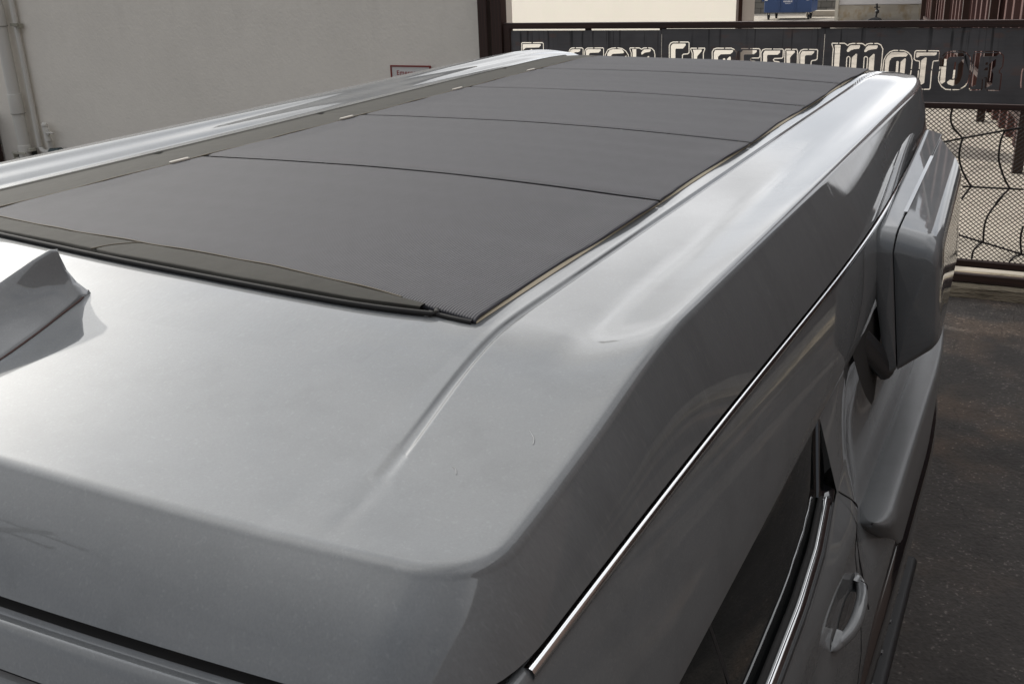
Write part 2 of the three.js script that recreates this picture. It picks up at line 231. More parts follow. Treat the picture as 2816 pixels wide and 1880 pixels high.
  letter(-862, [[[52,238],[50,285],[46,291],[23,295],[13,305],[14,352],[21,359],[84,359]],[[97,359],[162,359],[169,353],[171,300],[166,295],[139,293],[134,286],[132,238]],[[131,230],[133,116],[128,107],[93,106]],[[48,230],[49,115],[55,106],[87,106]]],
    [[[24,316],[24,347],[152,348],[152,337],[142,328],[48,325],[33,313]],[[59,296],[77,311],[83,316],[93,313],[92,255],[92,148],[71,134],[57,145]]]);
  letter(-685, [[[5,314],[4,238]],[[11,324],[31,345],[57,355],[93,358]],[[104,358],[138,355],[160,344],[181,321],[191,297],[193,217]],[[193,208],[189,161],[173,133],[149,115],[131,109],[98,107]],[[89,107],[54,109],[28,126],[7,158],[2,183],[4,228]]],
    [[[10,300],[23,320],[37,338],[58,347],[152,346],[155,335],[147,322],[61,320],[48,312],[42,295],[46,158],[26,143],[15,155]],[[116,274],[139,306],[148,304],[149,208],[139,160],[120,140],[94,133],[66,142],[57,156],[74,172],[90,170],[108,174],[117,193]],[[92,287],[97,290],[102,287],[103,243],[103,185],[97,178],[89,180]]]);
  letter(-490, [[[10,351],[19,355],[65,356]],[[73,356],[142,356],[163,350],[186,331],[190,315],[191,263],[175,233],[177,222],[190,214],[191,178],[191,115],[187,108],[110,108]],[[80,179],[83,121],[79,111],[13,107],[7,114],[10,340]],[[90,188],[102,188],[102,117]]],
    [[[20,347],[61,347],[49,319],[49,297],[43,141],[22,128],[16,139]],[[66,346],[158,347],[161,340],[141,325],[60,324]],[[107,276],[143,309],[148,306],[148,263],[128,235],[141,216],[141,147],[115,127],[107,133],[111,259]],[[86,286],[100,289],[101,270],[86,270]],[[79,234],[105,235],[105,256],[90,254]]]);
  letter(-250, [[[73,250],[69,227],[72,153],[77,129]]],
    []);

  const B = [-3.912, -2.6455, -1.452, 1.25];
  for (let k = 0; k < 3; k++) {
    const a = B[k] + (k ? 0.0025 : 0), b = B[k + 1], top = k === 0 ? 1.797 : 1.806, s = new THREE.Shape([[a, 1.322], [b, 1.322], [b, top], [a, top]].map((p) => new THREE.Vector2(...p)));
    for (const h of holes) { const cx = h.reduce((t, p) => t + p[0], 0) / h.length; if (cx > a && cx < b) s.holes.push(new THREE.Path(h.map((p) => new THREE.Vector2(...p)))); }
    const g = new THREE.ExtrudeGeometry(s, { depth: 0.004, bevelEnabled: false }), uv = g.attributes.uv, p = g.attributes.position;
    for (let i = 0; i < p.count; i++) uv.setXY(i, p.getX(i) / 3.2 + 0.3, (p.getY(i) - 1.32) / 0.49);
    mesh('sign_sheet', g.translate(0, 0, 0.012), sheetMat, gate);
  }
  // expanded diamond mesh behind the rods
  const x0 = -2.4, x1 = 1.25, y0 = 0.235, y1 = 1.285, cw = 0.0345, ch = 0.0295, bars = [];
  const unit = new THREE.BoxGeometry(1, 0.0048, 0.0024);
  for (const sgn of [1, -1]) {
    const slope = sgn * ch / cw, n = Math.ceil((x1 - x0) / cw + (y1 - y0) / ch) + 2;
    for (let i = 0; i < n; i++) {
      const c = sgn > 0 ? y1 - i * ch : y0 + i * ch; let ax = x0, ay = c, bx = x1, by = c + slope * (x1 - x0);
      const clip = (px, py, qx, qy) => { if (py < y0) { px += (y0 - py) / slope; py = y0; } if (py > y1) { px += (y1 - py) / slope; py = y1; } return [px, py]; };
      if (Math.max(ay, by) < y0 || Math.min(ay, by) > y1) continue;
      [ax, ay] = clip(ax, ay); [bx, by] = clip(bx, by); const l = Math.hypot(bx - ax, by - ay); if (l < 0.01 || ax < x0 - 1e-6 || bx > x1 + 1e-6) continue;
      bars.push(unit.clone().scale(l, 1, 1).rotateX(0.5 * sgn).rotateZ(Math.atan2(by - ay, bx - ax)).translate((ax + bx) / 2, (ay + by) / 2, -0.018 + sgn * 0.0004));
    }
  }
  mesh('wire_mesh', bars, meshMat, gate).userData.kind = 'stuff';
  function rod(pts) { mesh('web_rod', tube(pts.map(([x, y]) => [x / 1000, y / 1000, 0.0]), 0.0066, pts.length * 8, 8), meshMat, gate); }
  rod([[-576,1281],[-580,1224],[-567,1172],[-538,1134],[-490,1085]]);
  rod([[-490,1085],[-499,1021],[-497,950],[-481,897],[-457,845],[-400,758]]);
  rod([[-400,758],[-433,702],[-450,664]]);
  rod([[-238,1141],[-253,1076],[-252,967],[-233,902],[-199,825],[-159,761]]);
  rod([[-159,761],[-211,690],[-234,649]]);
  rod([[-198,702],[-245,621],[-276,550],[-285,476],[-280,377]]);
  rod([[-280,377],[-318,338],[-336,301],[-339,250]]);
  rod([[-45,510],[-51,446],[-44,373],[-30,313]]);
  rod([[-30,313],[-74,286],[-100,249]]);
  rod([[-620,1049],[-484,1086],[-238,1146],[-128,1171]]);
  rod([[-455,755],[-400,756],[-159,758],[-76,759]]);
  rod([[-443,412],[-277,372],[-34,313],[42,293]]);

  // the same web pattern goes on behind the vehicle
  for (const y of [1.05, 0.72, 0.42]) mesh('web_rod', tube([[-2.3, y - 0.1, 0], [-1.5, y, 0], [-0.75, y + 0.03, 0]], 0.0066, 24, 8), meshMat, gate);
  for (const x of [-0.95, -1.35, -1.8, -2.2]) mesh('web_rod', tube([[x, 1.28, 0], [x - 0.07, 1.05, 0], [x + 0.04, 0.72, 0], [x - 0.08, 0.45, 0], [x + 0.03, 0.24, 0]], 0.0066, 40, 8), meshMat, gate);
  const p1 = thing('gate_post', 'brown rusty steel post fixed to the end of the beige wall', 'post', [-4.145, 0, -7.60]);
  mesh('post', box(0.082, 4.2, 0.082, 0, 2.1, 0, 0.004), rust, p1); mesh('base_plate', box(0.16, 0.014, 0.16, 0, 0.007, 0), rust, p1);
  const p2 = thing('hinge_post', 'brown rusty steel post carrying the lettered gate', 'post', [-4.027, 0, -7.62]);
  mesh('post', box(0.095, 4.2, 0.1, 0, 2.1, 0, 0.004), rust, p2); mesh('base_plate', box(0.16, 0.014, 0.16, 0.01, 0.007, 0), rust, p2);
  for (const y of [1.5, 0.5]) mesh('hinge', new THREE.CylinderGeometry(0.018, 0.018, 0.12, 12).translate(0.058, y, 0.03), rust, p2);
}

// ---------------------------------------------------------------- beyond the gate
{
  const f = thing('white_wall', 'bright sunlit white wall across the alley behind the lettered gate', 'wall', [-3.8, 0, -14]);
  f.rotation.y = -0.71;
  const g = new THREE.BoxGeometry(30, 2.2, 0.24).translate(-15, 1.1, -0.12), uv = g.attributes.uv, p = g.attributes.position; for (let i = 0; i < p.count; i++) uv.setXY(i, p.getX(i) + p.getZ(i), p.getY(i));
  mesh('wall', g, whiteWall, f); mesh('coping', box(30.1, 0.07, 0.32, -15, 2.235, -0.12), whiteWall, f); mesh('corner_post', box(0.055, 2.3, 0.06, 0.03, 1.15, 0.02), rust, f);
}
{ // block wall with every block laid
  const w = thing('block_wall', 'grey concrete block wall behind the blue dumpster', 'wall', [-9.2, 0, -40.3]);
  mesh('mortar', box(9.0, 2.0, 0.16, 0, 1.0, -0.1), std(0.13, 0.12, 0.105, 0.95), w);
  const mats = [0.17, 0.19, 0.205, 0.22].map((k) => std(k, k * 0.94, k * 0.83, 0.95)), geos = [box(0.385, 0.187, 0.06, 0, 0, 0, 0.006), box(0.387, 0.185, 0.055, 0, 0, 0, 0.006)];
  for (let r = 0; r < 10; r++) for (let c = 0; c < 22; c++) { const m = mesh('block', geos[(r + c) % 2], mats[Math.floor(rnd() * 4)], w); m.position.set(-4.3 + c * 0.4 + (r % 2) * 0.2, 0.1 + r * 0.2, 0.004 + rnd() * 0.006); }
  mesh('coping', box(9.1, 0.06, 0.3, 0, 2.03, -0.07), concrete, w);
  const s = thing('concrete_wheel_stop', 'low pale concrete strip at the foot of the block wall', 'wheel stop', [-6.9, 0, -38.5]); mesh('body', box(2.2, 0.2, 0.5, 0, 0.1, 0, 0.02), concrete, s);
}
{ // dumpster
  const d = thing('dumpster', 'blue steel dumpster on casters with a red and white star emblem', 'dumpster', [-8.3, 0, -37.2]); d.rotation.y = 0.03;
  const blue = std(0.022, 0.055, 0.155, 0.5), dk = std(0.012, 0.014, 0.018, 0.6);
  const body = new THREE.ExtrudeGeometry(new THREE.Shape([[-0.55, 0], [0.55, 0], [0.55, 1.0], [-0.55, 1.25]].map((q) => new THREE.Vector2(...q))), { depth: 1.56, bevelEnabled: true, bevelSize: 0.012, bevelThickness: 0.012, bevelSegments: 1 }).rotateY(-Math.PI / 2).translate(0.78, 0.26, 0);
  mesh('body', body, blue, d);
  for (const x of [-0.27, 0.27]) mesh('rib', box(0.03, 0.92, 0.035, x, 0.76, 0.57), blue, d);
  for (const x of [-0.87, 0.87]) mesh('fork_pocket', [box(0.10, 0.16, 0.8, x, 0.86, 0.1), box(0.06, 0.3, 0.1, x * 1.02, 0.75, 0.35)], blue, d);
  for (const x of [-0.73, 0.66]) mesh('reflector', box(0.09, 0.05, 0.012, x, 0.66, 0.568), std(0.7, 0.7, 0.7), d);
  mesh('label_plate', box(0.15, 0.09, 0.01, 0.46, 0.84, 0.567), std(0.5, 0.42, 0.1), d);
  mesh('lid', box(1.66, 0.05, 1.2, 0, 1.40, -0.02, 0.02).rotateX(0.0), dk, d);
  for (const [x, z] of [[-0.66, 0.4], [0.68, 0.4], [-0.56, -0.4], [0.62, -0.4]]) { const c = mesh('caster', new THREE.CylinderGeometry(0.085, 0.085, 0.05, 16).rotateZ(Math.PI / 2).translate(x, 0.085, z), dk, d); mesh('fork', [box(0.012, 0.18, 0.07, x - 0.035, 0.17, z), box(0.012, 0.18, 0.07, x + 0.035, 0.17, z)], dk, c); }
  const cv = document.createElement('canvas'); cv.width = 256; cv.height = 300; const c = cv.getContext('2d');
  c.fillStyle = '#2b436f'; c.fillRect(0, 0, 256, 300);
  c.fillStyle = '#e6e2e0'; for (let k = 0; k < 5; k++) { const a = -Math.PI / 2 + k * 2 * Math.PI / 5; c.beginPath(); c.arc(128 + 52 * Math.cos(a), 95 + 52 * Math.sin(a), 42, 0, 7); c.fill(); }
  c.fillStyle = '#b8222c'; for (let k = 0; k < 5; k++) { const a = -Math.PI / 2 + k * 2 * Math.PI / 5; c.beginPath(); c.arc(128 + 52 * Math.cos(a), 95 + 52 * Math.sin(a), 34, 0, 7); c.fill(); }
  c.fillStyle = '#f3f0ee'; c.beginPath(); for (let k = 0; k < 10; k++) { const a = -Math.PI / 2 + k * Math.PI / 5, r = k % 2 ? 26 : 56; c.lineTo(128 + r * Math.cos(a), 98 + r * Math.sin(a)); } c.fill();
  c.font = 'bold 40px sans-serif'; c.textAlign = 'center'; c.fillText('REPUBLIC', 128, 234); c.font = '28px sans-serif'; c.fillText('SERVICES', 128, 268);
  const t = new THREE.CanvasTexture(cv); t.colorSpace = THREE.SRGBColorSpace;
  mesh('emblem_sticker', new THREE.PlaneGeometry(0.42, 0.49).translate(0, 0.72, 0.5665), new THREE.MeshStandardMaterial({ map: t, roughness: 0.5 }), d);
}
{ // pale truck body, seen from behind, with hitch gear
  const t = thing('box_truck', 'pale box truck with a white upper body and scuffed metal lower panel', 'truck', [-4.75, 0, -33]); t.rotation.y = 0.0;
  const metalMap = tex(512, 256, (u, v) => { const k = 0.75 + 0.5 * fbm(u * 5, v * 4, 6, 4), st = step(0.5, 0.8, fbm(u * 12, v * 2 + 4, 4, 12)); return lin(0.36 * k * (1 - 0.2 * st), 0.33 * k * (1 - 0.3 * st), 0.28 * k * (1 - 0.45 * st)); }, [1, 1]);
  mesh('cargo_box', box(2.36, 2.5, 5, 0, 1.90, -2.5, 0.02), std(0.62, 0.61, 0.62, 0.5), t);
  mesh('lower_panel', box(2.36, 0.60, 0.06, 0, 0.34, 0.0), new THREE.MeshStandardMaterial({ map: metalMap, roughness: 0.6, metalness: 0.2 }), t);
  mesh('corner_post', box(0.09, 3.3, 0.1, -1.24, 1.68, 0.03), std(0.5, 0.48, 0.42, 0.5), t);
  mesh('bumper', box(1.2, 0.16, 0.12, 0.05, 0.12, 0.14), std(0.05, 0.05, 0.045, 0.7), t);
  mesh('outlet_box', box(0.09, 0.1, 0.04, 0.86, 0.16, 0.06), std(0.7, 0.7, 0.72), t);
  for (const x of [-0.8, 0.8]) mesh('wheel', new THREE.CylinderGeometry(0.42, 0.42, 0.26, 24).rotateZ(Math.PI / 2).translate(x, 0.42, -1.4), black, t);
  const s = thing('standpipe', 'black standpipe with coiled hose in front of the pale truck', 'standpipe', [-4.75, 0, -32.2]);
  mesh('pipe', tube([[0, 0, 0], [0, 0.3, 0], [0.02, 0.5, 0], [0.0, 0.72, 0]], 0.03, 20, 8), black, s); mesh('valve', [new THREE.SphereGeometry(0.06, 10, 8).translate(0.03, 0.5, 0), box(0.16, 0.03, 0.03, 0.02, 0.62, 0)], black, s);
  mesh('hose', [tube([[-0.3, 0, 0.1], [-0.26, 0.2, 0.1], [-0.1, 0.3, 0.1], [0.1, 0.28, 0.1], [0.24, 0.16, 0.1], [0.28, 0, 0.1]], 0.03, 24, 8), tube([[-0.18, 0, 0.05], [-0.14, 0.24, 0.05], [0.05, 0.32, 0.05], [0.18, 0.14, 0.05], [0.2, 0, 0.05]], 0.03, 24, 8), new THREE.SphereGeometry(0.14, 12, 8).scale(1.4, 0.7, 1).translate(0, 0.25, 0.02)], black, s);
  const k = thing('dark_shed', 'dark steel shed standing between the pale truck and the rusty fence', 'shed', [-2.9, 0, -31.6]); mesh('wall', box(1.05, 3.0, 2.0, 0, 1.5, -1), rust, k); mesh('pipe', new THREE.CylinderGeometry(0.03, 0.03, 2.4, 10).translate(-0.30, 1.5, 0.05), std(0.55, 0.52, 0.5, 0.4), k);
}
{ // rust red corrugated fence running away from the gate
  const A = new THREE.Vector3(0.55, 0, -8.6), Bp = new THREE.Vector3(-3.05, 0, -29.6), dir = Bp.clone().sub(A), len = dir.length(); dir.normalize();
  const f = thing('corrugated_fence', 'rusty red corrugated steel fence along the right side of the alley', 'fence', [A.x, 0, A.z]); f.rotation.y = Math.atan2(-dir.z, dir.x);
  const rustMapB = tex(256, 512, (u, v) => { const n = fbm(u * 8, v * 4, 5, 4), m = step(0.5, 0.75, fbm(u * 20, v * 2 + 7, 4, 20)); const k = 0.7 + 0.6 * n; return lin(0.060 * k * (1 - 0.3 * m), 0.017 * k * (1 - 0.2 * m), 0.012 * k); });
  const rm = new THREE.MeshStandardMaterial({ map: rustMapB, roughness: 0.8, side: THREE.DoubleSide }), n = 32, w = len / n;
  const prof = [[0, 0], [w * 0.62, 0], [w * 0.70, -0.09], [w * 0.92, -0.09], [w, 0]];
  const g = loft([0.12, 5.2].map((y) => prof.map(([x, z]) => [x, y, z])).map((r) => r)); const gf = toCreasedNormals(g.toNonIndexed(), 0.3);
  { const p = gf.attributes.position, uv = gf.attributes.uv; for (let i = 0; i < p.count; i++) uv.setXY(i, p.getX(i) * 0.5, p.getY(i) * 0.33); }
  for (let i = 0; i < n; i++) mesh('panel', gf, rm, f).position.set(i * w, 0, 0);
  for (let i = 0; i <= 6; i++) mesh('post', box(0.10, 5.3, 0.10, i * len / 6, 2.65, -0.16), rust, f);
  for (const y of [0.5, 2.7, 4.8]) mesh('rail', box(len, 0.07, 0.05, len / 2, y, -0.118), rust, f);
  const yk = thing('yellow_kerb', 'worn yellow painted kerb at the foot of the red fence', 'kerb', [A.x, 0, A.z]); yk.rotation.y = f.rotation.y;
  const yMap = tex(512, 128, (u, v) => { const k = step(0.42, 0.6, fbm(u * 30, v * 8, 5, 6)); return lin(lerp(0.30, 0.42, k), lerp(0.25, 0.27, k), lerp(0.17, 0.05, k)); }, [0.5, 1]);
  mesh('body', box(len * 0.6, 0.13, 0.26, len * 0.3, 0.065, 0.20, 0.015), new THREE.MeshStandardMaterial({ map: yMap, roughness: 0.9 }), yk);
}
{ // things the paint reflects: unseen walls darkening its right side, pole and wires behind
  const w = thing('unseen_brown_wall', 'long reddish brown wall, out of view on the right, placed to darken the vehicle side', 'wall', [5.2, 0, 2]);
  mesh('wall', box(0.3, 6.6, 34, 0.15, 3.3, -7), std(0.075, 0.050, 0.042, 0.9), w); mesh('coping', box(0.4, 0.1, 34.1, 0.15, 6.65, -7), concrete, w);
  mesh('unseen_return_wall', box(3.6, 5.2, 0.2, -1.8, 2.6, -10.9), std(0.06, 0.035, 0.03, 0.9), w);  // out of view, darkens what the side panel reflects ahead
  const p = thing('utility_pole', 'wooden utility pole with two crossarms behind the vehicle', 'utility pole', [-12.1, 0, 8.35]);
  mesh('pole', new THREE.CylinderGeometry(0.13, 0.19, 13.2, 12).translate(0, 6.6, 0), std(0.07, 0.05, 0.035, 0.9), p);
  for (const y of [12.6, 11.2]) { const a = mesh('crossarm', box(2.4, 0.14, 0.12, 0, y, 0.16), std(0.06, 0.045, 0.03, 0.9), p); for (const x of [-1.1, -0.5, 0.5, 1.1]) mesh('insulator', new THREE.CylinderGeometry(0.05, 0.07, 0.22, 10).translate(x, y + 0.18, 0.16), std(0.1, 0.11, 0.11, 0.3), a); }
  mesh('transformer', new THREE.CylinderGeometry(0.3, 0.3, 0.9, 16).translate(0.45, 9.6, 0), std(0.2, 0.2, 0.2), p);
  [[-1.1, 12.9], [0.5, 12.9], [1.1, 11.5]].forEach(([x, y], i) => { const g = tube([[-40, y + 0.3, -12 + x], [0, y, 0.16 + x * 0.3], [24, y - 1.2, 9 + x], [50, y, 18 + x]], 0.018, 60, 5); const o = mesh('overhead_wire', g.translate(-12.1, 0, 8.35), black); o.userData = { label: ['upper overhead wire on the pole farther from the vehicle', 'upper overhead wire on the pole nearer the vehicle', 'lower overhead wire strung from the second crossarm'][i], category: 'wire' }; });
}

// ---------------------------------------------------------------- the parked vehicle
{
  const TILT = 0.0367, CX = -1.15, H = 2.392, U0 = 2.2;               // it leans a little to its right on the sloping yard
  const lp = (x, y, u) => [x - CX, y + H, U0 - u];
  const L3 = (rows) => loft(rows.map((r) => r.map((p) => lp(...p))));
  const T3 = (pts, r, seg, rs) => tube(pts.map((p) => lp(...p)), r, seg, rs);
  const B3 = (w, h, d, x, y, u, r) => box(w, h, d, ...lp(x, y, u), r);
  const basePt = new THREE.Vector3(CX, -H, -U0).applyAxisAngle(new THREE.Vector3(0, 0, 1), -TILT);
  const car = thing('parked_suv', 'silver utility vehicle with a ribbed dark fabric roof parked facing along the gate yard', 'car', [basePt.x, basePt.y + CAM_H, basePt.z]);
  car.rotation.z = -TILT;

  // ---- roof surface
  const HX = 0.815, UEND = 4.25, R = 0.075, RHO = 0.015;
  const uFront = (x) => 0.552 + 0.07 * (x - CX) * (x - CX);
  function roofY(x, u) {
    const t = Math.abs(x - CX);
    let y = -0.437 + 0.010 * (1 - Math.min(1, (t / 0.6) ** 2)) - 0.042 * step(1.04, 0.60, u) - 0.10 * Math.max(0, u - 3.55 - 0.16 * step(0.1, 0.8, CX - x)) ** 2 - 0.022 * step(-0.35, 0.85, CX - x) * (1 - 0.45 * step(1.5, 3.6, u));
    const lipOn = step(0.83, 1.10, u), lipH = 0.018;
    y += x < CX ? 0.022 * lipOn * step(0.66, 0.80, t) : lipH * lipOn * step(0.70, 0.83, t);
    if (x < CX) y += 0.0012 * Math.sin((t - 0.64) * 2 * Math.PI / 0.058) * step(0.64, 0.66, t) - 0.003 * step(0.62, 0.69, t) * step(0.9, 1.1, u);
    const dc = 0.612 + 0.055 * step(1.1, 0.5, u), dd = (t - dc) / lerp(0.0075, 0.0046, step(0.6, 1.0, u)), fade = step(0.56, 1.0, u);
    y -= 0.0042 * fade * Math.exp(-(dd * dd * dd * dd));
    y += 0.0016 * (fbm(x * 2.2 + 31, u * 1.6 + 7, 3) - 0.5) * step(0.0, 0.2, HX - t);
    return y;
  }
  const taper = (u, left) => 0.22 * Math.max(0, u - (left ? 3.7 : 3.25)) ** 2;
  const NS = 110, NC = 12, NF = 300;
  function ringXU(o) {                                                // plan outline, o metres inside the edge: right rear -> front -> left rear
    const rr = Math.max(R, o), pts = [];
    const xi = HX - rr, uc = uFront(CX + xi) + rr;
    for (let i = 0; i < NS; i++) { const u = lerp(UEND, uc, dist2(i / NS)); pts.push([CX + HX - o - taper(u), u, 1, 0]); }
    for (let i = 0; i <= NC; i++) { const a = i / NC * Math.PI / 2, q = rr - o; pts.push([CX + xi + q * Math.cos(a), uc - q * Math.sin(a), Math.cos(a), -Math.sin(a)]); }
    for (let i = 1; i < NF; i++) { const x = CX + lerp(xi, -xi, i / NF); pts.push([x, uFront(x) + o, 0, -1]); }
    for (let i = NC; i >= 0; i--) { const a = i / NC * Math.PI / 2, q = rr - o; pts.push([CX - xi - q * Math.cos(a), uc - q * Math.sin(a), -Math.cos(a), -Math.sin(a)]); }
    for (let i = NS - 1; i >= 0; i--) { const u = lerp(UEND, uc, dist2(i / NS)); pts.push([CX - HX + o + taper(u, 1), u, -1, 0]); }
    return pts;
  }
  function dist2(f) { return 1 - Math.pow(1 - f, 1.5); }
  const GAPY = -0.556;
  const sideOut = (u) => 0.030 + 0.034 * Math.exp(-(((u - 2.1) / 0.95) ** 2));
  const frontOut = 0.078;
  const edgeDrop = (o, k) => { if (o >= RHO) return 0; const q = RHO / Math.sin(lerp(1.25, 0.70, k)), s = RHO - o; return q - Math.sqrt(q * q - s * s); };
  const edgeRing = ringXU(0);
  const rings = [];
  const gapPt = (p, extra = 0, y = GAPY) => { const k = p[3] * p[3], out = lerp(sideOut(p[1]), frontOut, k) + extra; return [p[0] + p[2] * out, y, p[1] + p[3] * out]; };
  for (const v of [1, 0.985, 0.93, 0.8, 0.65, 0.5, 0.35, 0.2, 0.1, 0.03]) rings.push(edgeRing.map((p) => {
    const k = p[3] * p[3], yE = roofY(p[0], p[1]) - edgeDrop(0, k), out = lerp(sideOut(p[1]), frontOut, k), b = Math.sin(v * Math.PI) * lerp(0.003, 0.0035, k);
    return [p[0] + p[2] * (out * v + b), lerp(yE, GAPY, v) + b * k, p[1] + p[3] * (out * v + b)];
  }));
  for (const o of [0, 0.0012, 0.004, 0.008, 0.012, 0.016, 0.022, 0.03, 0.04, 0.05, 0.06, 0.07, 0.082, 0.094, 0.106, 0.12, ...range(0.125, 0.235, 70), 0.26, 0.3]) rings.push(ringXU(o).map((p) => [p[0], roofY(p[0], p[1]) - edgeDrop(o, p[3] * p[3]), p[1]]));
  {
    const pos = [], idx = [], uv = [], M = rings[0].length; 
    for (const r of rings) for (const p of r) { pos.push(...lp(...p)); uv.push(p[0] + p[1] * 0.2, p[2] + p[1] * 0.3); }
    for (let k = 0; k < rings.length - 1; k++) for (let i = 0; i < M - 1; i++) { const a = k * M + i, b = a + M; idx.push(a, b, a + 1, a + 1, b, b + 1); }
    // interior sheet between the innermost ring's two sides
    const last = (rings.length - 1) * M, o = 0.3, NI = NS + NC; 
    const inner = rings[rings.length - 1], rows = [];
    for (let i = 0; i < NS; i++) {
      const row = [last + i]; const f = dist2(i / NS);
      for (let j = 1; j < NF; j++) { const x0 = CX + lerp(HX - o, -(HX - o), j / NF), u = lerp(UEND, uFront(x0) + o, f), x = CX + (x0 - CX) * (1 - taper(u, x0 < CX) / (HX - o)); row.push(pos.length / 3); pos.push(...lp(x, roofY(x, u), u)); uv.push(x, u * 0.3 + roofY(x, u)); }
      row.push(last + M - 1 - i); rows.push(row);
    }
    const fr = []; for (let j = 0; j <= NF; j++) fr.push(last + NI + j); rows.push(fr);
    for (let i = 0; i < rows.length - 1; i++) for (let j = 0; j < NF; j++) { const a = rows[i][j], b = rows[i][j + 1], c = rows[i + 1][j], d = rows[i + 1][j + 1]; idx.push(a, b, c, b, d, c); }
    const g = new THREE.BufferGeometry(); g.setAttribute('position', new THREE.Float32BufferAttribute(pos, 3)); g.setAttribute('uv', new THREE.Float32BufferAttribute(uv, 2)); g.setIndex(idx); g.computeVertexNormals();
    mesh('roof_shell', g, paint, car);
    // closed rear end of the shell
    const prof = rings[0].length, rl = []; for (const r of rings) rl.push(r[0]); for (let j = 1; j < NF; j++) { const x0 = lerp(HX - 0.3, -(HX - 0.3), j / NF), x = CX + x0 * (1 - taper(UEND, x0 < 0) / (HX - 0.3)); rl.push([x, roofY(x, UEND), UEND]); } for (const r of [...rings].reverse()) rl.push(r[M - 1]);
    mesh('rear_panel', L3([rl, rl.map((p) => [p[0], p[1] - 0.03, p[2] + 0.03]), rl.map((p) => [CX + (p[0] - CX) * 0.98, Math.min(p[1], -0.62) - 0.18, p[2] + 0.22]), rl.map((p) => [CX + (p[0] - CX) * 0.98, -1.5, p[2] + 0.45])]), paint, car);
  }
  // dark gap and seal all round under the shell
  const gapRow = (ex, y) => edgeRing.map((p) => gapPt(p, ex, y));
  mesh('shell_seal', L3([gapRow(-0.001, GAPY + 0.0005), gapRow(-0.012, GAPY - 0.004), gapRow(-0.012, GAPY - 0.0095), gapRow(-0.004, GAPY - 0.0125), gapRow(-0.001, GAPY - 0.0138)]), rubber, car);

  // ---- fabric roof
  const fab = new THREE.Group(); fab.name = 'fabric_roof'; car.add(fab);
  const XL = -1.612, XR = -0.572, XE = -1.775;
  const stitchF = [[-1.785, 1.163], [-1.612, 1.124], [-1.539, 1.113], [-1.348, 1.083], [-1.155, 1.068], [-0.931, 1.058], [-0.731, 1.041], [-0.642, 1.029], [-0.571, 1.019]];
  const sealF = [[-1.785, 1.105], [-1.612, 1.066], [-1.441, 1.036], [-1.164, 1.0], [-0.918, 0.988], [-0.739, 0.993], [-0.633, 1.010], [-0.571, 1.022]];
  const bows = [1.682, 2.287, 2.868, 3.385, 3.95];
  const frontU = (x) => curveAt(stitchF, x);
  const lift = (u) => { let a = 0; for (const [c, w, h] of [[1.30, 0.13, 0.006], [1.52, 0.10, 0.012], [1.86, 0.1, 0.006], [2.12, 0.1, 0.013], [2.55, 0.12, 0.010], [3.02, 0.11, 0.013], [3.50, 0.09, 0.010]]) a += 0.28 * h * Math.exp(-(((u - c) / w) ** 2)); return a; };
  const topY = (x, u, u0, u1) => {
    const f = clamp01((u - u0) / (u1 - u0)), sag = -0.0035 * Math.sin(Math.PI * f) ** 1 * step(0, 0.06, x - XL) , roll = 0.0034 * (1 - step(0, 0.014, u1 - u)) + 0.0020 * (1 - step(0, 0.010, u - u0));
    const wr = 0.0028 * (fbm(x * 3 + 5, u * 14 + 3, 3) - 0.5);
    return roofY(x, u) + 0.0085 + sag - roll + wr + lift(u) * step(0.085, 0.0, XR - x);
  };
  const cols = [...range(XL, XR - 0.05, 46), ...range(XR - 0.045, XR, 12)];
  let prev = null;
  bows.forEach((u1, k) => {
    const rows = [], nR = 34;
    for (let i = 0; i <= nR; i++) { const f = i / nR, e = 0.5 - 0.5 * Math.cos(Math.PI * f); rows.push(cols.map((x) => { const u0 = k ? bows[k - 1] + 0.004 : frontU(x); const u = lerp(u0, u1 - (k < 4 ? 0.004 : 0), lerp(f, e, 0.7)); return [x + 0.004 * Math.sin(u * 9) * step(0.03, 0, XR - x), topY(x, u, u0, u1), u]; })); }
    const full = rows.map((r) => { const q = r[r.length - 1]; return [...r, [q[0] + 0.002, q[1] - 0.0012, q[2]], [q[0] + 0.002, q[1] - 0.0036, q[2]]]; });
    if (k === 0) full.unshift(full[0].map((p) => [p[0], p[1] - 0.0065, p[2] - 0.002]), full[0].map((p) => [p[0], p[1] - 0.002, p[2] - 0.0035]));
    const g = L3(full), uvA = g.attributes.uv, pA = g.attributes.position; for (let i = 0; i < uvA.count; i++) uvA.setXY(i, pA.getX(i) * 1.0, pA.getZ(i));
    mesh('fabric_panel', g, fabric, fab);
    if (k < 4) mesh('bow_seam', L3([-0.007, -0.002, 0.003, 0.009].map((d, i) => cols.concat([XR + 0.002]).map((x) => [x, roofY(x, u1) + 0.0085 - [0.0050, 0.0068, 0.0068, 0.0050][i] + lift(u1) * step(0.085, 0, XR - x), u1 + d]))), black, fab);
  });
  // smooth vinyl strip on the left, front flap, seals
  const strip = [];
  for (const u of range(1.128, 3.95, 160)) { const near = Math.min(...bows.map((b) => Math.abs(b + 0.01 - u))), d = 0.003 * Math.exp(-((near / 0.006) ** 2)); strip.push([XE, XE + 0.003, XE + 0.006, XE + 0.009, XE + 0.014, -1.70, XL - 0.006, XL - 0.003, XL].map((x, i) => [x, roofY(x, u) + [0.0005, 0.0055, 0.0075, 0.0083, 0.0085, 0.0085, 0.0085, 0.008, 0.005][i] - (i > 2 && i < 8 ? d : 0), u + (x - XL) * -0.22 * step(1.3, 1.13, u)])); }
  mesh('vinyl_strip', L3(strip), vinyl, fab);
  const flapRows = []; const FV = [0, 0.03, 0.06, 0.1, 0.3, 0.6, 0.9, 0.95, 1], fx = range(-1.775, -0.648, 60);
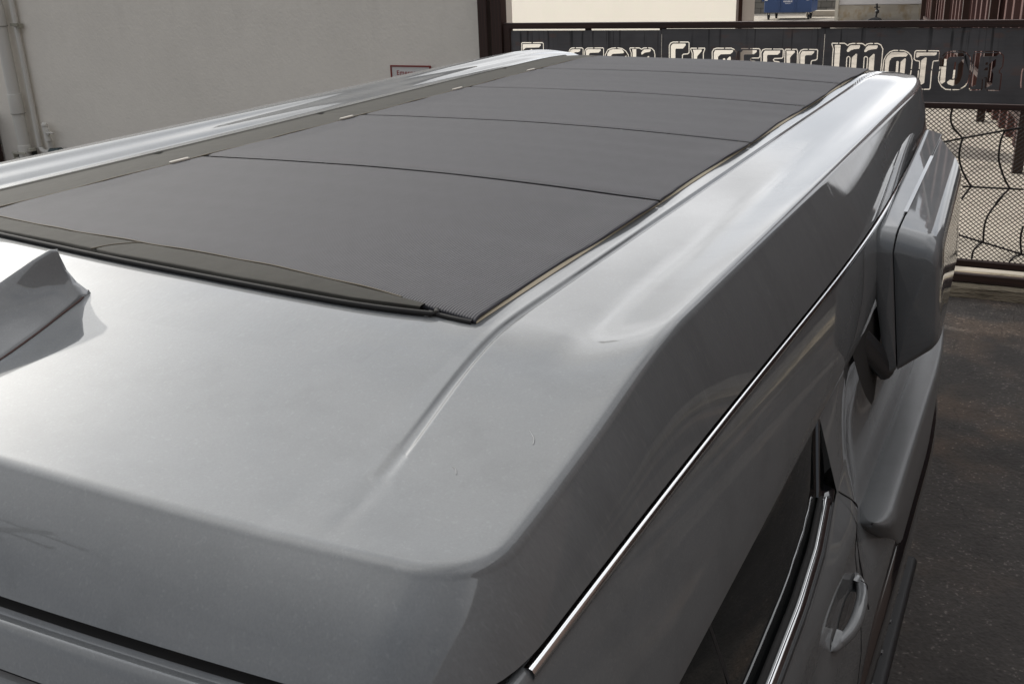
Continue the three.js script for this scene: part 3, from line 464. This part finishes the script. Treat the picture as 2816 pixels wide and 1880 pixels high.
  for (const v of FV) flapRows.push(fx.map((x) => { const a = curveAt(sealF, x) + 0.008, b = frontU(x) - 0.001; return [x, roofY(x, lerp(a, b, v)) + [0.0030, 0.0065, 0.0078, 0.0083, 0.0086, 0.0086, 0.0086, 0.0080, 0.0052][FV.indexOf(v)], lerp(a, b, v)]; }));
  mesh('front_flap', L3(flapRows), vinyl, fab);
  const sealPts = sealF.filter((p) => p[0] < -0.63).map(([x, u]) => [x, roofY(x, u) + 0.004, u]); sealPts.push([-0.625, roofY(-0.62, 1.016) + 0.004, 1.017], [-0.628, roofY(-0.62, 1.02) + 0.005, 1.024]);
  mesh('rubber_seal', [T3(sealPts, 0.0036, 120, 10), T3([[-0.636, roofY(-0.63, 1.02) + 0.002, 1.018], [-0.60, roofY(-0.6, 1.017) + 0.002, 1.015], [-0.574, roofY(-0.57, 1.017) + 0.002, 1.0155]], 0.0032, 20, 8)], rubber, fab);
  mesh('edge_seal', L3(range(1.018, 3.9, 120).map((u) => [[XR - 0.03, roofY(XR, u) + 0.003 + lift(u) * 0.4, u], [XR - 0.001, roofY(XR, u) + 0.003 + lift(u) * 0.4, u], [XR + 0.0025, roofY(XR, u) + 0.002, u], [XR + 0.0035, roofY(XR, u) + 0.0008, u]])), tan, fab);
  const stitch = std(0.12, 0.10, 0.07, 0.85);
  mesh('stitch_line', T3(range(1.13, 3.9, 60).map((u) => [XL - 0.0005, roofY(XL, u) + 0.0082 + 0.0006 * Math.sin(u * 23), u]), 0.0016, 240, 6), stitch, fab);
  mesh('stitch_line', T3(fx.filter((_, i) => i % 3 === 0).map((x) => [x, roofY(x, frontU(x)) + 0.0082 + 0.0006 * Math.sin(x * 40), frontU(x) - 0.001]), 0.0014, 160, 6), stitch, fab);
  mesh('stitch_line', T3([[-1.215, roofY(-1.2, 1.02) + 0.008, 1.012], [-1.20, roofY(-1.2, 1.04) + 0.0088, 1.04], [-1.17, roofY(-1.17, 1.06) + 0.0088, 1.066]], 0.0011, 20, 6), stitch, fab);
  for (const b of bows.slice(0, 4)) mesh('clip', B3(0.008, 0.006, 0.055, XL - 0.002, roofY(XL, b) + 0.0100, b - 0.075, 0.0025), piping, fab);

  // ---- shark-fin aerial
  {
    const fin = new THREE.Group(); fin.name = 'roof_aerial'; car.add(fin);
    const cx = -1.12, yb = (u) => roofY(cx, u) + 0.0005, rows = [];
    // sections along the fin: [u, half width at base, height, half width at top]
    const sec = [[0.47, 0.004, 0.004, 0.001], [0.50, 0.035, 0.010, 0.004], [0.55, 0.058, 0.018, 0.008], [0.62, 0.072, 0.030, 0.0055], [0.70, 0.071, 0.044, 0.005], [0.78, 0.056, 0.057, 0.0048], [0.84, 0.041, 0.066, 0.0045], [0.868, 0.034, 0.0685, 0.0042], [0.876, 0.032, 0.066, 0.004]];
    const half = (w, h, wt) => [[w, 0], [w * 0.97, h * 0.10], [lerp(w, wt, 0.42), h * 0.30], [lerp(w, wt, 0.72), h * 0.58], [lerp(w, wt, 0.90), h * 0.84], [wt * 0.95, h * 0.955], [wt * 0.55, h * 0.992], [0, h]];
    for (const [u, w, h, wt] of sec) { const hs = half(w, h, wt); rows.push([...hs.map(([x, y]) => [cx + x, yb(u) + y, u]), ...hs.slice(0, -1).reverse().map(([x, y]) => [cx - x, yb(u) + y, u])]); }
    // concave trailing edge that flares to the foot
    const hs = half(0.030, 0.066, 0.005), tail = (y) => 0.876 + 0.024 * Math.pow(1 - y / 0.066, 2.4);
    rows.push([...hs.map(([x, y]) => [cx + x * 0.9, yb(0.88) + y * 0.985, tail(y) + 0.002]), ...hs.slice(0, -1).reverse().map(([x, y]) => [cx - x * 0.9, yb(0.88) + y * 0.985, tail(y) + 0.002])]);
    rows.push(rows[rows.length - 1].map((p) => [cx, p[1], p[2] + 0.003]));
    mesh('fin', L3(rows), paint, fin);
    const foot = sec.map(([u, w]) => [cx + w + 0.001, yb(u) + 0.001, u]).concat([[cx + 0.02, yb(0.9) + 0.001, 0.902]]); mesh('gasket', T3(foot, 0.0016, 60, 6), std(0.05, 0.02, 0.015, 0.7), fin);
  }

  // ---- right-hand side below the shell
  const tuck = (u) => 0.11 * Math.max(0, u - 2.8) ** 2;               // the body narrows towards its far end
  const sidePlan = (u) => CX + HX + sideOut(u) - taper(u);
  const us = [...range(0.28, 0.55, 6), ...range(0.6, 3.6, 46)];
  const winTop = (u) => -0.250 + 0.004 * Math.sin(u) , WT = -0.757;
  const beltX = (u) => curveAt([[0.2, -0.193], [1.10, -0.194], [1.29, -0.196], [1.45, -0.204], [1.64, -0.224], [2.2, -0.29], [3.6, -0.33]], u);
  mesh('door_frame', L3(us.map((u) => { const a = sidePlan(Math.max(u, 0.55)) + (u < 0.55 ? (u - 0.55) * 0.0 : 0), b = winTop(u) - 0.05 * step(2.0, 3.4, u); const y0 = -0.566;
    return [[a - 0.014, y0 - 0.004, u], [a - 0.010, y0 + 0.0005, u], [a - 0.005, y0 + 0.0015, u], [a - 0.0005, y0 - 0.001, u], [a + 0.0028, y0 - 0.0055, u], [a + 0.0045, y0 - 0.012, u], [lerp(a, b, 0.22) + 0.006, -0.61, u], [lerp(a, b, 0.5) + 0.007, -0.66, u], [lerp(a, b, 0.8) + 0.005, -0.715, u], [b, WT + 0.006, u], [b - 0.002, WT, u], [b - 0.008, WT - 0.003, u], [b - 0.03, WT - 0.001, u]]; })), paint, car);
  mesh('bright_edge_strip', T3(range(0.62, 3.5, 24).map((u) => [sidePlan(u) - 0.0015, -0.5705 + 0.0005, u]), 0.0068, 120, 10), chrome, car);  // polished strip for the bright band along the door frame top
  mesh('frame_seal', L3(us.filter((u) => u < 1.75).map((u) => [[winTop(u) - 0.008, WT - 0.002, u], [winTop(u) - 0.0085, WT - 0.012, u], [winTop(u) - 0.022, WT - 0.012, u]])), rubber, car);
  const gl = range(0.3, 1.66, 24);
  mesh('side_window', L3(gl.map((u) => [[winTop(u) - 0.016, WT + 0.004, u], [lerp(winTop(u) - 0.016, beltX(u) - 0.010, 0.5), -0.827, u], [beltX(u) - 0.012, -0.906, u]])), glassMat, car);
  for (const [u, w] of [[0.90, 0.007], [1.02, 0.004]]) mesh('window_divider', L3([u - w, u + w].map((q) => [0.02, 0.35, 0.7, 1].map((f) => [lerp(winTop(q) - 0.014, beltX(q) - 0.009, f), lerp(WT, -0.904, f), q]))), black, car);
  // black pillar cover at the end of the glass
  mesh('pillar_trim', L3([...range(0, 1, 14).map((f) => { const y = lerp(WT + 0.002, -0.893, f), u = lerp(1.665, 1.655, f), x = lerp(winTop(1.66) - 0.010, beltX(1.63) - 0.006, f), w = lerp(0.006, 0.052, f); return [[x - 0.012, y, u - w], [x - 0.001, y, u - w], [x, y, u - w + 0.003], [x, y, u - 0.003], [x - 0.002, y, u]]; }), ...[[-0.002, -0.8955], [0.012, -0.899], [0.0145, -0.905], [0.0145, -0.915]].map(([dx, y]) => [1.602, 1.603, 1.606, 1.652, 1.656].map((u) => [beltX(u) + dx, y, u]))]), glossBlack, car);
  // belt line: rubber lip, bright moulding, black lip
  const bl = range(0.3, 1.612, 40), wy = (u) => -0.897;
  mesh('window_lip', L3(bl.map((u) => [[beltX(u) - 0.012, wy(u), u], [beltX(u) - 0.009, wy(u) + 0.004, u], [beltX(u) - 0.004, wy(u) + 0.003, u], [beltX(u) - 0.003, wy(u) - 0.002, u]])), rubber, car);
  mesh('belt_moulding', L3(bl.map((u) => [[beltX(u) - 0.003, wy(u) - 0.001, u], [beltX(u) - 0.0005, wy(u) + 0.0025, u], [beltX(u) + 0.004, wy(u) + 0.002, u], [beltX(u) + 0.0095, wy(u) - 0.001, u], [beltX(u) + 0.0120, wy(u) - 0.006, u]])), chrome, car);
  mesh('moulding_line', T3(bl.map((u) => [beltX(u) + 0.0035, wy(u) + 0.0024, u]), 0.0009, 80, 5), black, car);
  mesh('belt_gap', T3(bl.map((u) => [beltX(u) + 0.0135, wy(u) - 0.007, u]), 0.0032, 80, 6), black, car);
  // door skin and the panel ahead of it
  const bodyX = (y, u) => {
    const bulge = curveAt([[0, -0.170], [0.12, -0.163], [0.22, -0.142], [0.33, -0.129], [0.48, -0.128], [0.62, -0.150], [0.78, -0.185]], -0.9 - y);
    const neck = beltX(u) + 0.016;
    const far = curveAt([[0, -0.255], [0.1, -0.236], [0.2, -0.214], [0.30, -0.150], [0.40, -0.134], [0.62, -0.150], [0.78, -0.185]], -0.9 - y);
    const k = step(1.62, 2.02, u), b = lerp(bulge, far, k) - tuck(u) * 0.7; return lerp(Math.min(neck, b + 0.3), b, step(0, 0.05, -0.905 - y) * (1 - k) + k * step(-0.1, 0.1, -0.905 - y));
  };
  const ys = [-0.905, -0.907, -0.912, -0.92, -0.935, -0.96, -0.99, -1.02, -1.06, -1.1, -1.14, -1.18, -1.22, -1.28, -1.34, -1.42, -1.5, -1.58, -1.66];
  const du = range(0.3, 1.70, 50);
  mesh('door', L3(du.map((u) => ys.map((y) => [bodyX(y, u), y, u]))), paint, car);
  const uq = range(1.66, 4.2, 60), yq = [-0.757, -0.76, -0.78, -0.82, -0.87, ...ys.slice(1)];
  const cutU = (y) => curveAt([[0.7, 1.66], [0.905, 1.665], [0.98, 1.745], [1.1, 1.765], [1.7, 1.78]], -y);
  mesh('quarter_panel', L3(uq.map((u) => yq.map((y) => { if (y > -0.905) { const top = winTop(u) - 0.05 * step(2.0, 3.4, u) - 0.012, low = bodyX(-0.905, u); return [lerp(top, low, clamp01((WT - y) / 0.148)), y, u]; } return [bodyX(y, u) + 0.0006, y, u]; }))), paint, car);
  const cut = [[-0.912], [-0.935], [-0.96], [-0.985], [-1.03], [-1.08], [-1.13], [-1.2]].map(([y]) => [bodyX(y, cutU(y)) + 0.0008, y, cutU(y)]); mesh('door_gap', T3(cut, 0.0013, 60, 6), black, car);
  // flared wheel arch with a flat top and rounded end
  {
    const uu = [1.952, 1.953, 1.957, 1.966, 1.985, 2.02, 2.1, ...range(2.2, 4.2, 20)];
    const rows = []; uu.forEach((u) => { const tk = tuck(u), e = Math.sqrt(clamp01(1 - ((2.03 - Math.min(u, 2.03)) / 0.078) ** 2)), mid = -0.168, xi = lerp(mid, -0.203, e) - tk, xo = lerp(mid, -0.1335, e) - tk, y = -1.118, d = 0.008 * e, bot = lerp(-1.122, -1.40, clamp01((u - 1.951) / 0.42)); rows.push([[xi - 0.03 * e, y - 0.012, u], [xi - 0.004, y - 0.004, u], [xi, y, u], ...[0.12, 0.3, 0.5, 0.7, 0.86].map((q) => [lerp(xi, xo - d, q), y + 0.012 * e * q * (1 - q) + 0.001 * q, u]), [xo - d, y + 0.001, u], [xo - d * 0.3, y - d * 0.4, u], [xo, y - d * 1.5, u], [xo + 0.004 * e, lerp(y, bot, 0.4), u], [xo + 0.003 * e, bot, u], [xo - 0.02 * e, bot - 0.02 * e, u], [xo - 0.13, bot - 0.02, u]]); });
    mesh('wheel_arch', L3(rows), dustyPaint, car);
  }
  // dark lower cladding, side step with cleats
  mesh('cladding', L3(range(0.3, 4.2, 40).map((u) => { const k = step(1.5, 2.5, u), y0 = lerp(-1.5, -1.385, k), x = lerp(-0.135, -0.116, k) - tuck(u); return [[x - 0.03, y0 + 0.012, u], [x - 0.006, y0 + 0.004, u], [x, y0 - 0.01, u], [x + 0.002, y0 - 0.08, u], [x - 0.02, y0 - 0.2, u], [x - 0.06, -1.80, u]]; })), glossBlack, car);
  const step_ = mesh('side_step', B3(0.20, 0.045, 2.4, -0.205, -1.70, 1.6, 0.015), black, car);
  for (let i = 0; i < 14; i++) { const p = mesh('cleat', B3(0.07, 0.006, 0.014, -0.165, -1.6755, 0.9 + i * 0.14, 0.002), std(0.12, 0.12, 0.12, 0.35, { metalness: 0.5 }), step_); }

  // door handle: pull bar with a cap at one end, over a dark cup
  {
    const h = new THREE.Group(); h.name = 'door_handle'; car.add(h);
    const Y = -1.052, hx = (u) => bodyX(Y, u), rows = [], N = 36;
    mesh('cup', L3(range(1.468, 1.588, 14).map((u) => { const e = Math.sin(Math.PI * clamp01((u - 1.466) / 0.124)) ** 0.5 * 0.012; return [-1, -0.5, 0, 0.5, 1].map((s) => [bodyX(Y + s * e, u) + 0.0012 , Y + s * e, u]); })), glossBlack, h);
    for (let i = 0; i <= N; i++) { const f = i / N, u = lerp(1.418, 1.642, f), s = Math.pow(Math.sin(Math.PI * clamp01(f * 0.98 + 0.01)), 0.55), off = 0.023 * (1 - Math.abs(2 * f - 1) ** 2.6), t = 0.0065 + 0.004 * s, hh = 0.004 + 0.009 * s; const c = hx(u) + off; const sec = []; for (let a = 0; a <= 16; a++) { const th = a / 16 * 2 * Math.PI, cs = Math.cos(th), sn = Math.sin(th); sec.push([c + t * Math.sign(cs) * Math.abs(cs) ** 0.7, Y + hh * Math.sign(sn) * Math.abs(sn) ** 0.7, u]); } rows.push(sec); }
    mesh('pull', L3(rows), paint, h);
    mesh('handle_end', L3(range(1.606, 1.648, 8).map((u, i) => { const e = Math.sqrt(clamp01(1 - (i / 7) ** 2)), c = hx(u); return range(0, Math.PI, 9).map((a) => [c + 0.017 * e * Math.sin(a), Y + 0.012 * e * Math.cos(a), u]); })), paint, h);
    mesh('handle_end', L3(range(1.455, 1.408, 8).map((u, i) => { const e = Math.sqrt(clamp01(1 - (i / 7) ** 2)), c = hx(u); return range(0, Math.PI, 9).map((a) => [c + 0.018 * e * Math.sin(a), Y + 0.012 * e * Math.cos(a), u]); })), paint, h);
    mesh('cap_line', T3([[hx(1.606) + 0.012, Y + 0.0155, 1.606], [hx(1.606) + 0.024, Y + 0.008, 1.606], [hx(1.606) + 0.024, Y - 0.012, 1.606]], 0.0009, 16, 5), black, h);
  }

  // ---- box-shaped side mirror on a dark stalk
  {
    const mir = new THREE.Group(); mir.name = 'side_mirror'; car.add(mir);
    const uN = 2.20, K = 0.88;
    const corners = (f) => { const c = { TI: [lerp(-0.310, -0.330, f), lerp(-0.655, -0.585, f)], ST: [lerp(-0.258, -0.272, f), lerp(-0.652, -0.600, f)], TO: [lerp(-0.157, -0.182, f), lerp(-0.665, -0.632, f)], BO: [lerp(-0.123, -0.150, f), lerp(-0.925, -0.935, f)], SB: [lerp(-0.213, -0.237, f), lerp(-1.008, -0.995, f)], BI: [lerp(-0.237, -0.262, f), lerp(-1.032, -1.015, f)] }; for (const k in c) c[k] = [c[k][0] * K, c[k][1] * K]; return c; };
    const round = (pts, rad, n = 7) => { const out = []; pts.forEach((p, i) => { const a = pts[(i + pts.length - 1) % pts.length], b = pts[(i + 1) % pts.length], r = rad[i]; const d1 = Math.hypot(a[0] - p[0], a[1] - p[1]), d2 = Math.hypot(b[0] - p[0], b[1] - p[1]), p1 = [lerp(p[0], a[0], r / d1), lerp(p[1], a[1], r / d1)], p2 = [lerp(p[0], b[0], r / d2), lerp(p[1], b[1], r / d2)]; for (let k = 0; k <= n; k++) { const t = k / n, q = 1 - t; out.push([q * q * p1[0] + 2 * q * t * p[0] + t * t * p2[0], q * q * p1[1] + 2 * q * t * p[1] + t * t * p2[1]]); } }); return out; };
    const shape = (f, part, ins, topIns) => { const c = corners(f); const g = 0.0016;
      let pts = part === 'in' ? [c.TI, [c.ST[0] - g, c.ST[1]], [c.SB[0] - g, c.SB[1]], c.BI] : [[c.ST[0] + g, c.ST[1]], c.TO, c.BO, [c.SB[0] + g, c.SB[1]]];
      const rad = part === 'in' ? [0.018, 0.002, 0.002, 0.014] : [0.002, 0.034, 0.03, 0.002];
      const cxm = pts.reduce((s, p) => s + p[0], 0) / 4, cym = pts.reduce((s, p) => s + p[1], 0) / 4;
      return round(pts, rad).map(([x, y]) => [x + (part === 'in' ? 0 : -ins * Math.max(0, (x - cxm) / 0.06) * 0.6), y - topIns * clamp01((y - cym) / 0.15) + ins * clamp01((cym - y) / 0.15)]); };
    for (const part of ['in', 'out']) {
      const secs = [[0.055, 0.030, 0.040], [0.022, 0.013, 0.019], [0.010, 0.007, 0.010], [0.004, 0.003, 0.005], [0, 0, 0]];
      const rows = [];
      const uOf = (x) => part === 'in' ? 3.18 : lerp(3.12, 2.89, clamp01((x + 0.24) / 0.08));
      const bev = [[0, 0.036, 0.046], [0.003, 0.024, 0.034], [0.010, 0.013, 0.021], [0.022, 0.006, 0.010], [0.04, 0.001, 0.003], [0.06, 0, 0]];
      for (const [d, ins, ti] of bev) rows.push(shape(0, part, ins * 0.6, ti).map(([x, y]) => [x, y, uN + d]));
      for (let k = 1; k <= 10; k++) { const f = k / 10; rows.push(shape(f, part, 0, 0).map(([x, y]) => [x, y, lerp(uN + 0.06, uOf(x), f)])); }
      const cap = (r) => { const c = r.reduce((s, p) => [s[0] + p[0] / r.length, s[1] + p[1] / r.length, s[2] + p[2] / r.length], [0, 0, 0]); return r.map(() => c); };
      const close = rows.map((r) => [...r, r[0]]); const first = close[0].map((p) => [...p]);
      const face = cap(close[0]), end = cap(close[close.length - 1]);
      const mid1 = close[0].map((p, i) => [lerp(face[i][0], p[0], 0.6), lerp(face[i][1], p[1], 0.6), p[2] - 0.003]);
      mesh('mirror_housing', L3([face.map((p) => [p[0], p[1], p[2] - 0.004]), mid1, close[0], ...close.slice(1)]), paint, mir);
      mesh('housing_end', L3([close[close.length - 1], end]), paint, mir);
    }
    mesh('seam_strip', L3([0, 0.03, 1].map((f) => { const c = corners(f), u = lerp(uN + 0.02, 3.1, f); return [[c.ST[0], c.ST[1] - 0.006, u], [c.SB[0], c.SB[1] + 0.006, u]]; })), black, mir);
    mesh('top_slot', L3([0.16, 0.161, 0.72, 0.721].map((f, i) => { const c = corners(f), u = lerp(uN, 3.17, f), w = i === 0 || i === 3 ? 0.0005 : 0.0042; return [[c.ST[0] - w, c.ST[1] + 0.0016, u], [c.ST[0] + w, c.ST[1] + 0.0016, u]]; })), glossBlack, mir);
    mesh('mirror_stalk', L3(range(0, 1, 12).map((f) => { const c = [lerp(-0.268, -0.212, f), lerp(-0.775, -0.885, f), lerp(2.10, 2.23, f)], w = 0.020, o = []; for (let a = 0; a <= 14; a++) { const t = a / 14 * 2 * Math.PI; o.push([c[0] + w * Math.cos(t), c[1] + 0.02 * Math.sin(t), c[2] + 0.03 * Math.sin(t)]); } return o; })), std(0.03, 0.03, 0.031, 0.4), mir);
    mesh('mirror_foot', L3([[[-0.250, -0.752, 1.94], [-0.250, -0.752, 2.28]], [[-0.240, -0.83, 2.01], [-0.240, -0.83, 2.30]], [[-0.232, -0.90, 2.09], [-0.232, -0.90, 2.27]], [[-0.222, -0.945, 2.145], [-0.222, -0.945, 2.18]]]), rubber, mir);
  }

  // ---- left side and far panels, mostly hidden
  const mx = (p) => [2 * CX - p[0], p[1], p[2]];
  mesh('side_panel', L3(range(0.3, 4.2, 30).map((u) => [[sidePlan(Math.max(0.55, u)) - 0.004, -0.571, u], [sidePlan(Math.max(0.55, u)) + 0.004, -0.584, u], [-0.245, -0.755, u], [-0.19, -0.91, u], [-0.135, -1.15, u], [-0.13, -1.35, u], [-0.18, -1.75, u]].map(mx))), paint, car);
  mesh('far_door', L3([[-0.7], [-1.0], [-1.4], [-1.8]].map(([y]) => range(-1.9, -0.5, 8).map((x) => [x, y, 4.2]))), black, car);
  mesh('unseen_hood', B3(1.5, 0.75, 1.7, -1.18, -1.55, 5.0, 0.12), paint, car);  // out of view box, its shadow keeps the ground beside it dark
  mesh('underbody', B3(1.7, 0.1, 4.2, CX, -1.75, 2.2), black, car);
  // front panel below the shell: trough, crest and sloping face
  {
    const prof = [[0.000, -0.012], [-0.001, -0.0135], [0.002, -0.0165], [0.006, -0.0175], [0.0098, -0.0155], [0.0118, -0.0145], [0.0140, -0.0155], [0.018, -0.019], [0.024, -0.027], [0.0335, -0.041], [0.036, -0.045]];
    const fr = edgeRing.slice(NS + 6, edgeRing.length - NS - 6);
    mesh('cowl_panel', L3(prof.map(([e, dy]) => fr.map((p) => gapPt(p, e, GAPY + dy)))), paint, car);
    const prof2 = [[0.0368, -0.0455], [0.0365, -0.050], [0.040, -0.055], [0.060, -0.085], [0.09, -0.14], [0.10, -0.3], [0.10, -1.3]];
    mesh('cowl_gap', L3([[0.0358, -0.0445], [0.031, -0.048], [0.0365, -0.0515]].map(([e, dy]) => fr.map((p) => gapPt(p, e, GAPY + dy)))), black, car);
    mesh('lower_panel', L3(prof2.map(([e, dy]) => fr.map((p) => gapPt(p, e, GAPY + dy)))), paint, car);
  }
  // wheels
  for (const [x, u] of [[-0.30, 3.05], [-2.0, 3.05], [-0.30, 0.2], [-2.0, 0.2]]) {
    const w = new THREE.Group(); w.name = 'wheel'; w.position.set(...lp(x, -H + 0.40, u)); car.add(w);
    mesh('tyre', new THREE.LatheGeometry([[0.26, -0.13], [0.36, -0.135], [0.395, -0.10], [0.40, 0], [0.395, 0.10], [0.36, 0.135], [0.26, 0.13]].map((p) => new THREE.Vector2(...p)), 40).rotateZ(Math.PI / 2), rubber, w);
    mesh('rim', new THREE.LatheGeometry([[0.02, 0.07], [0.12, 0.09], [0.24, 0.06], [0.262, 0.13]].map((p) => new THREE.Vector2(...p)), 32).rotateZ(x > CX ? -Math.PI / 2 : Math.PI / 2), chrome, w);
  }
  // two hair-fine scratches in the paint near the front corner
  for (const pts of [[[-0.402, 0.824], [-0.396, 0.818], [-0.391, 0.812], [-0.388, 0.804]], [[-0.444, 0.743], [-0.438, 0.739], [-0.434, 0.733]]]) mesh('scratch', T3(pts.map(([x, u]) => [x, roofY(x, u) + 0.0001, u]), 0.0005, 20, 5), std(0.16, 0.165, 0.17, 0.5), car);
}

renderer.render(scene, camera);
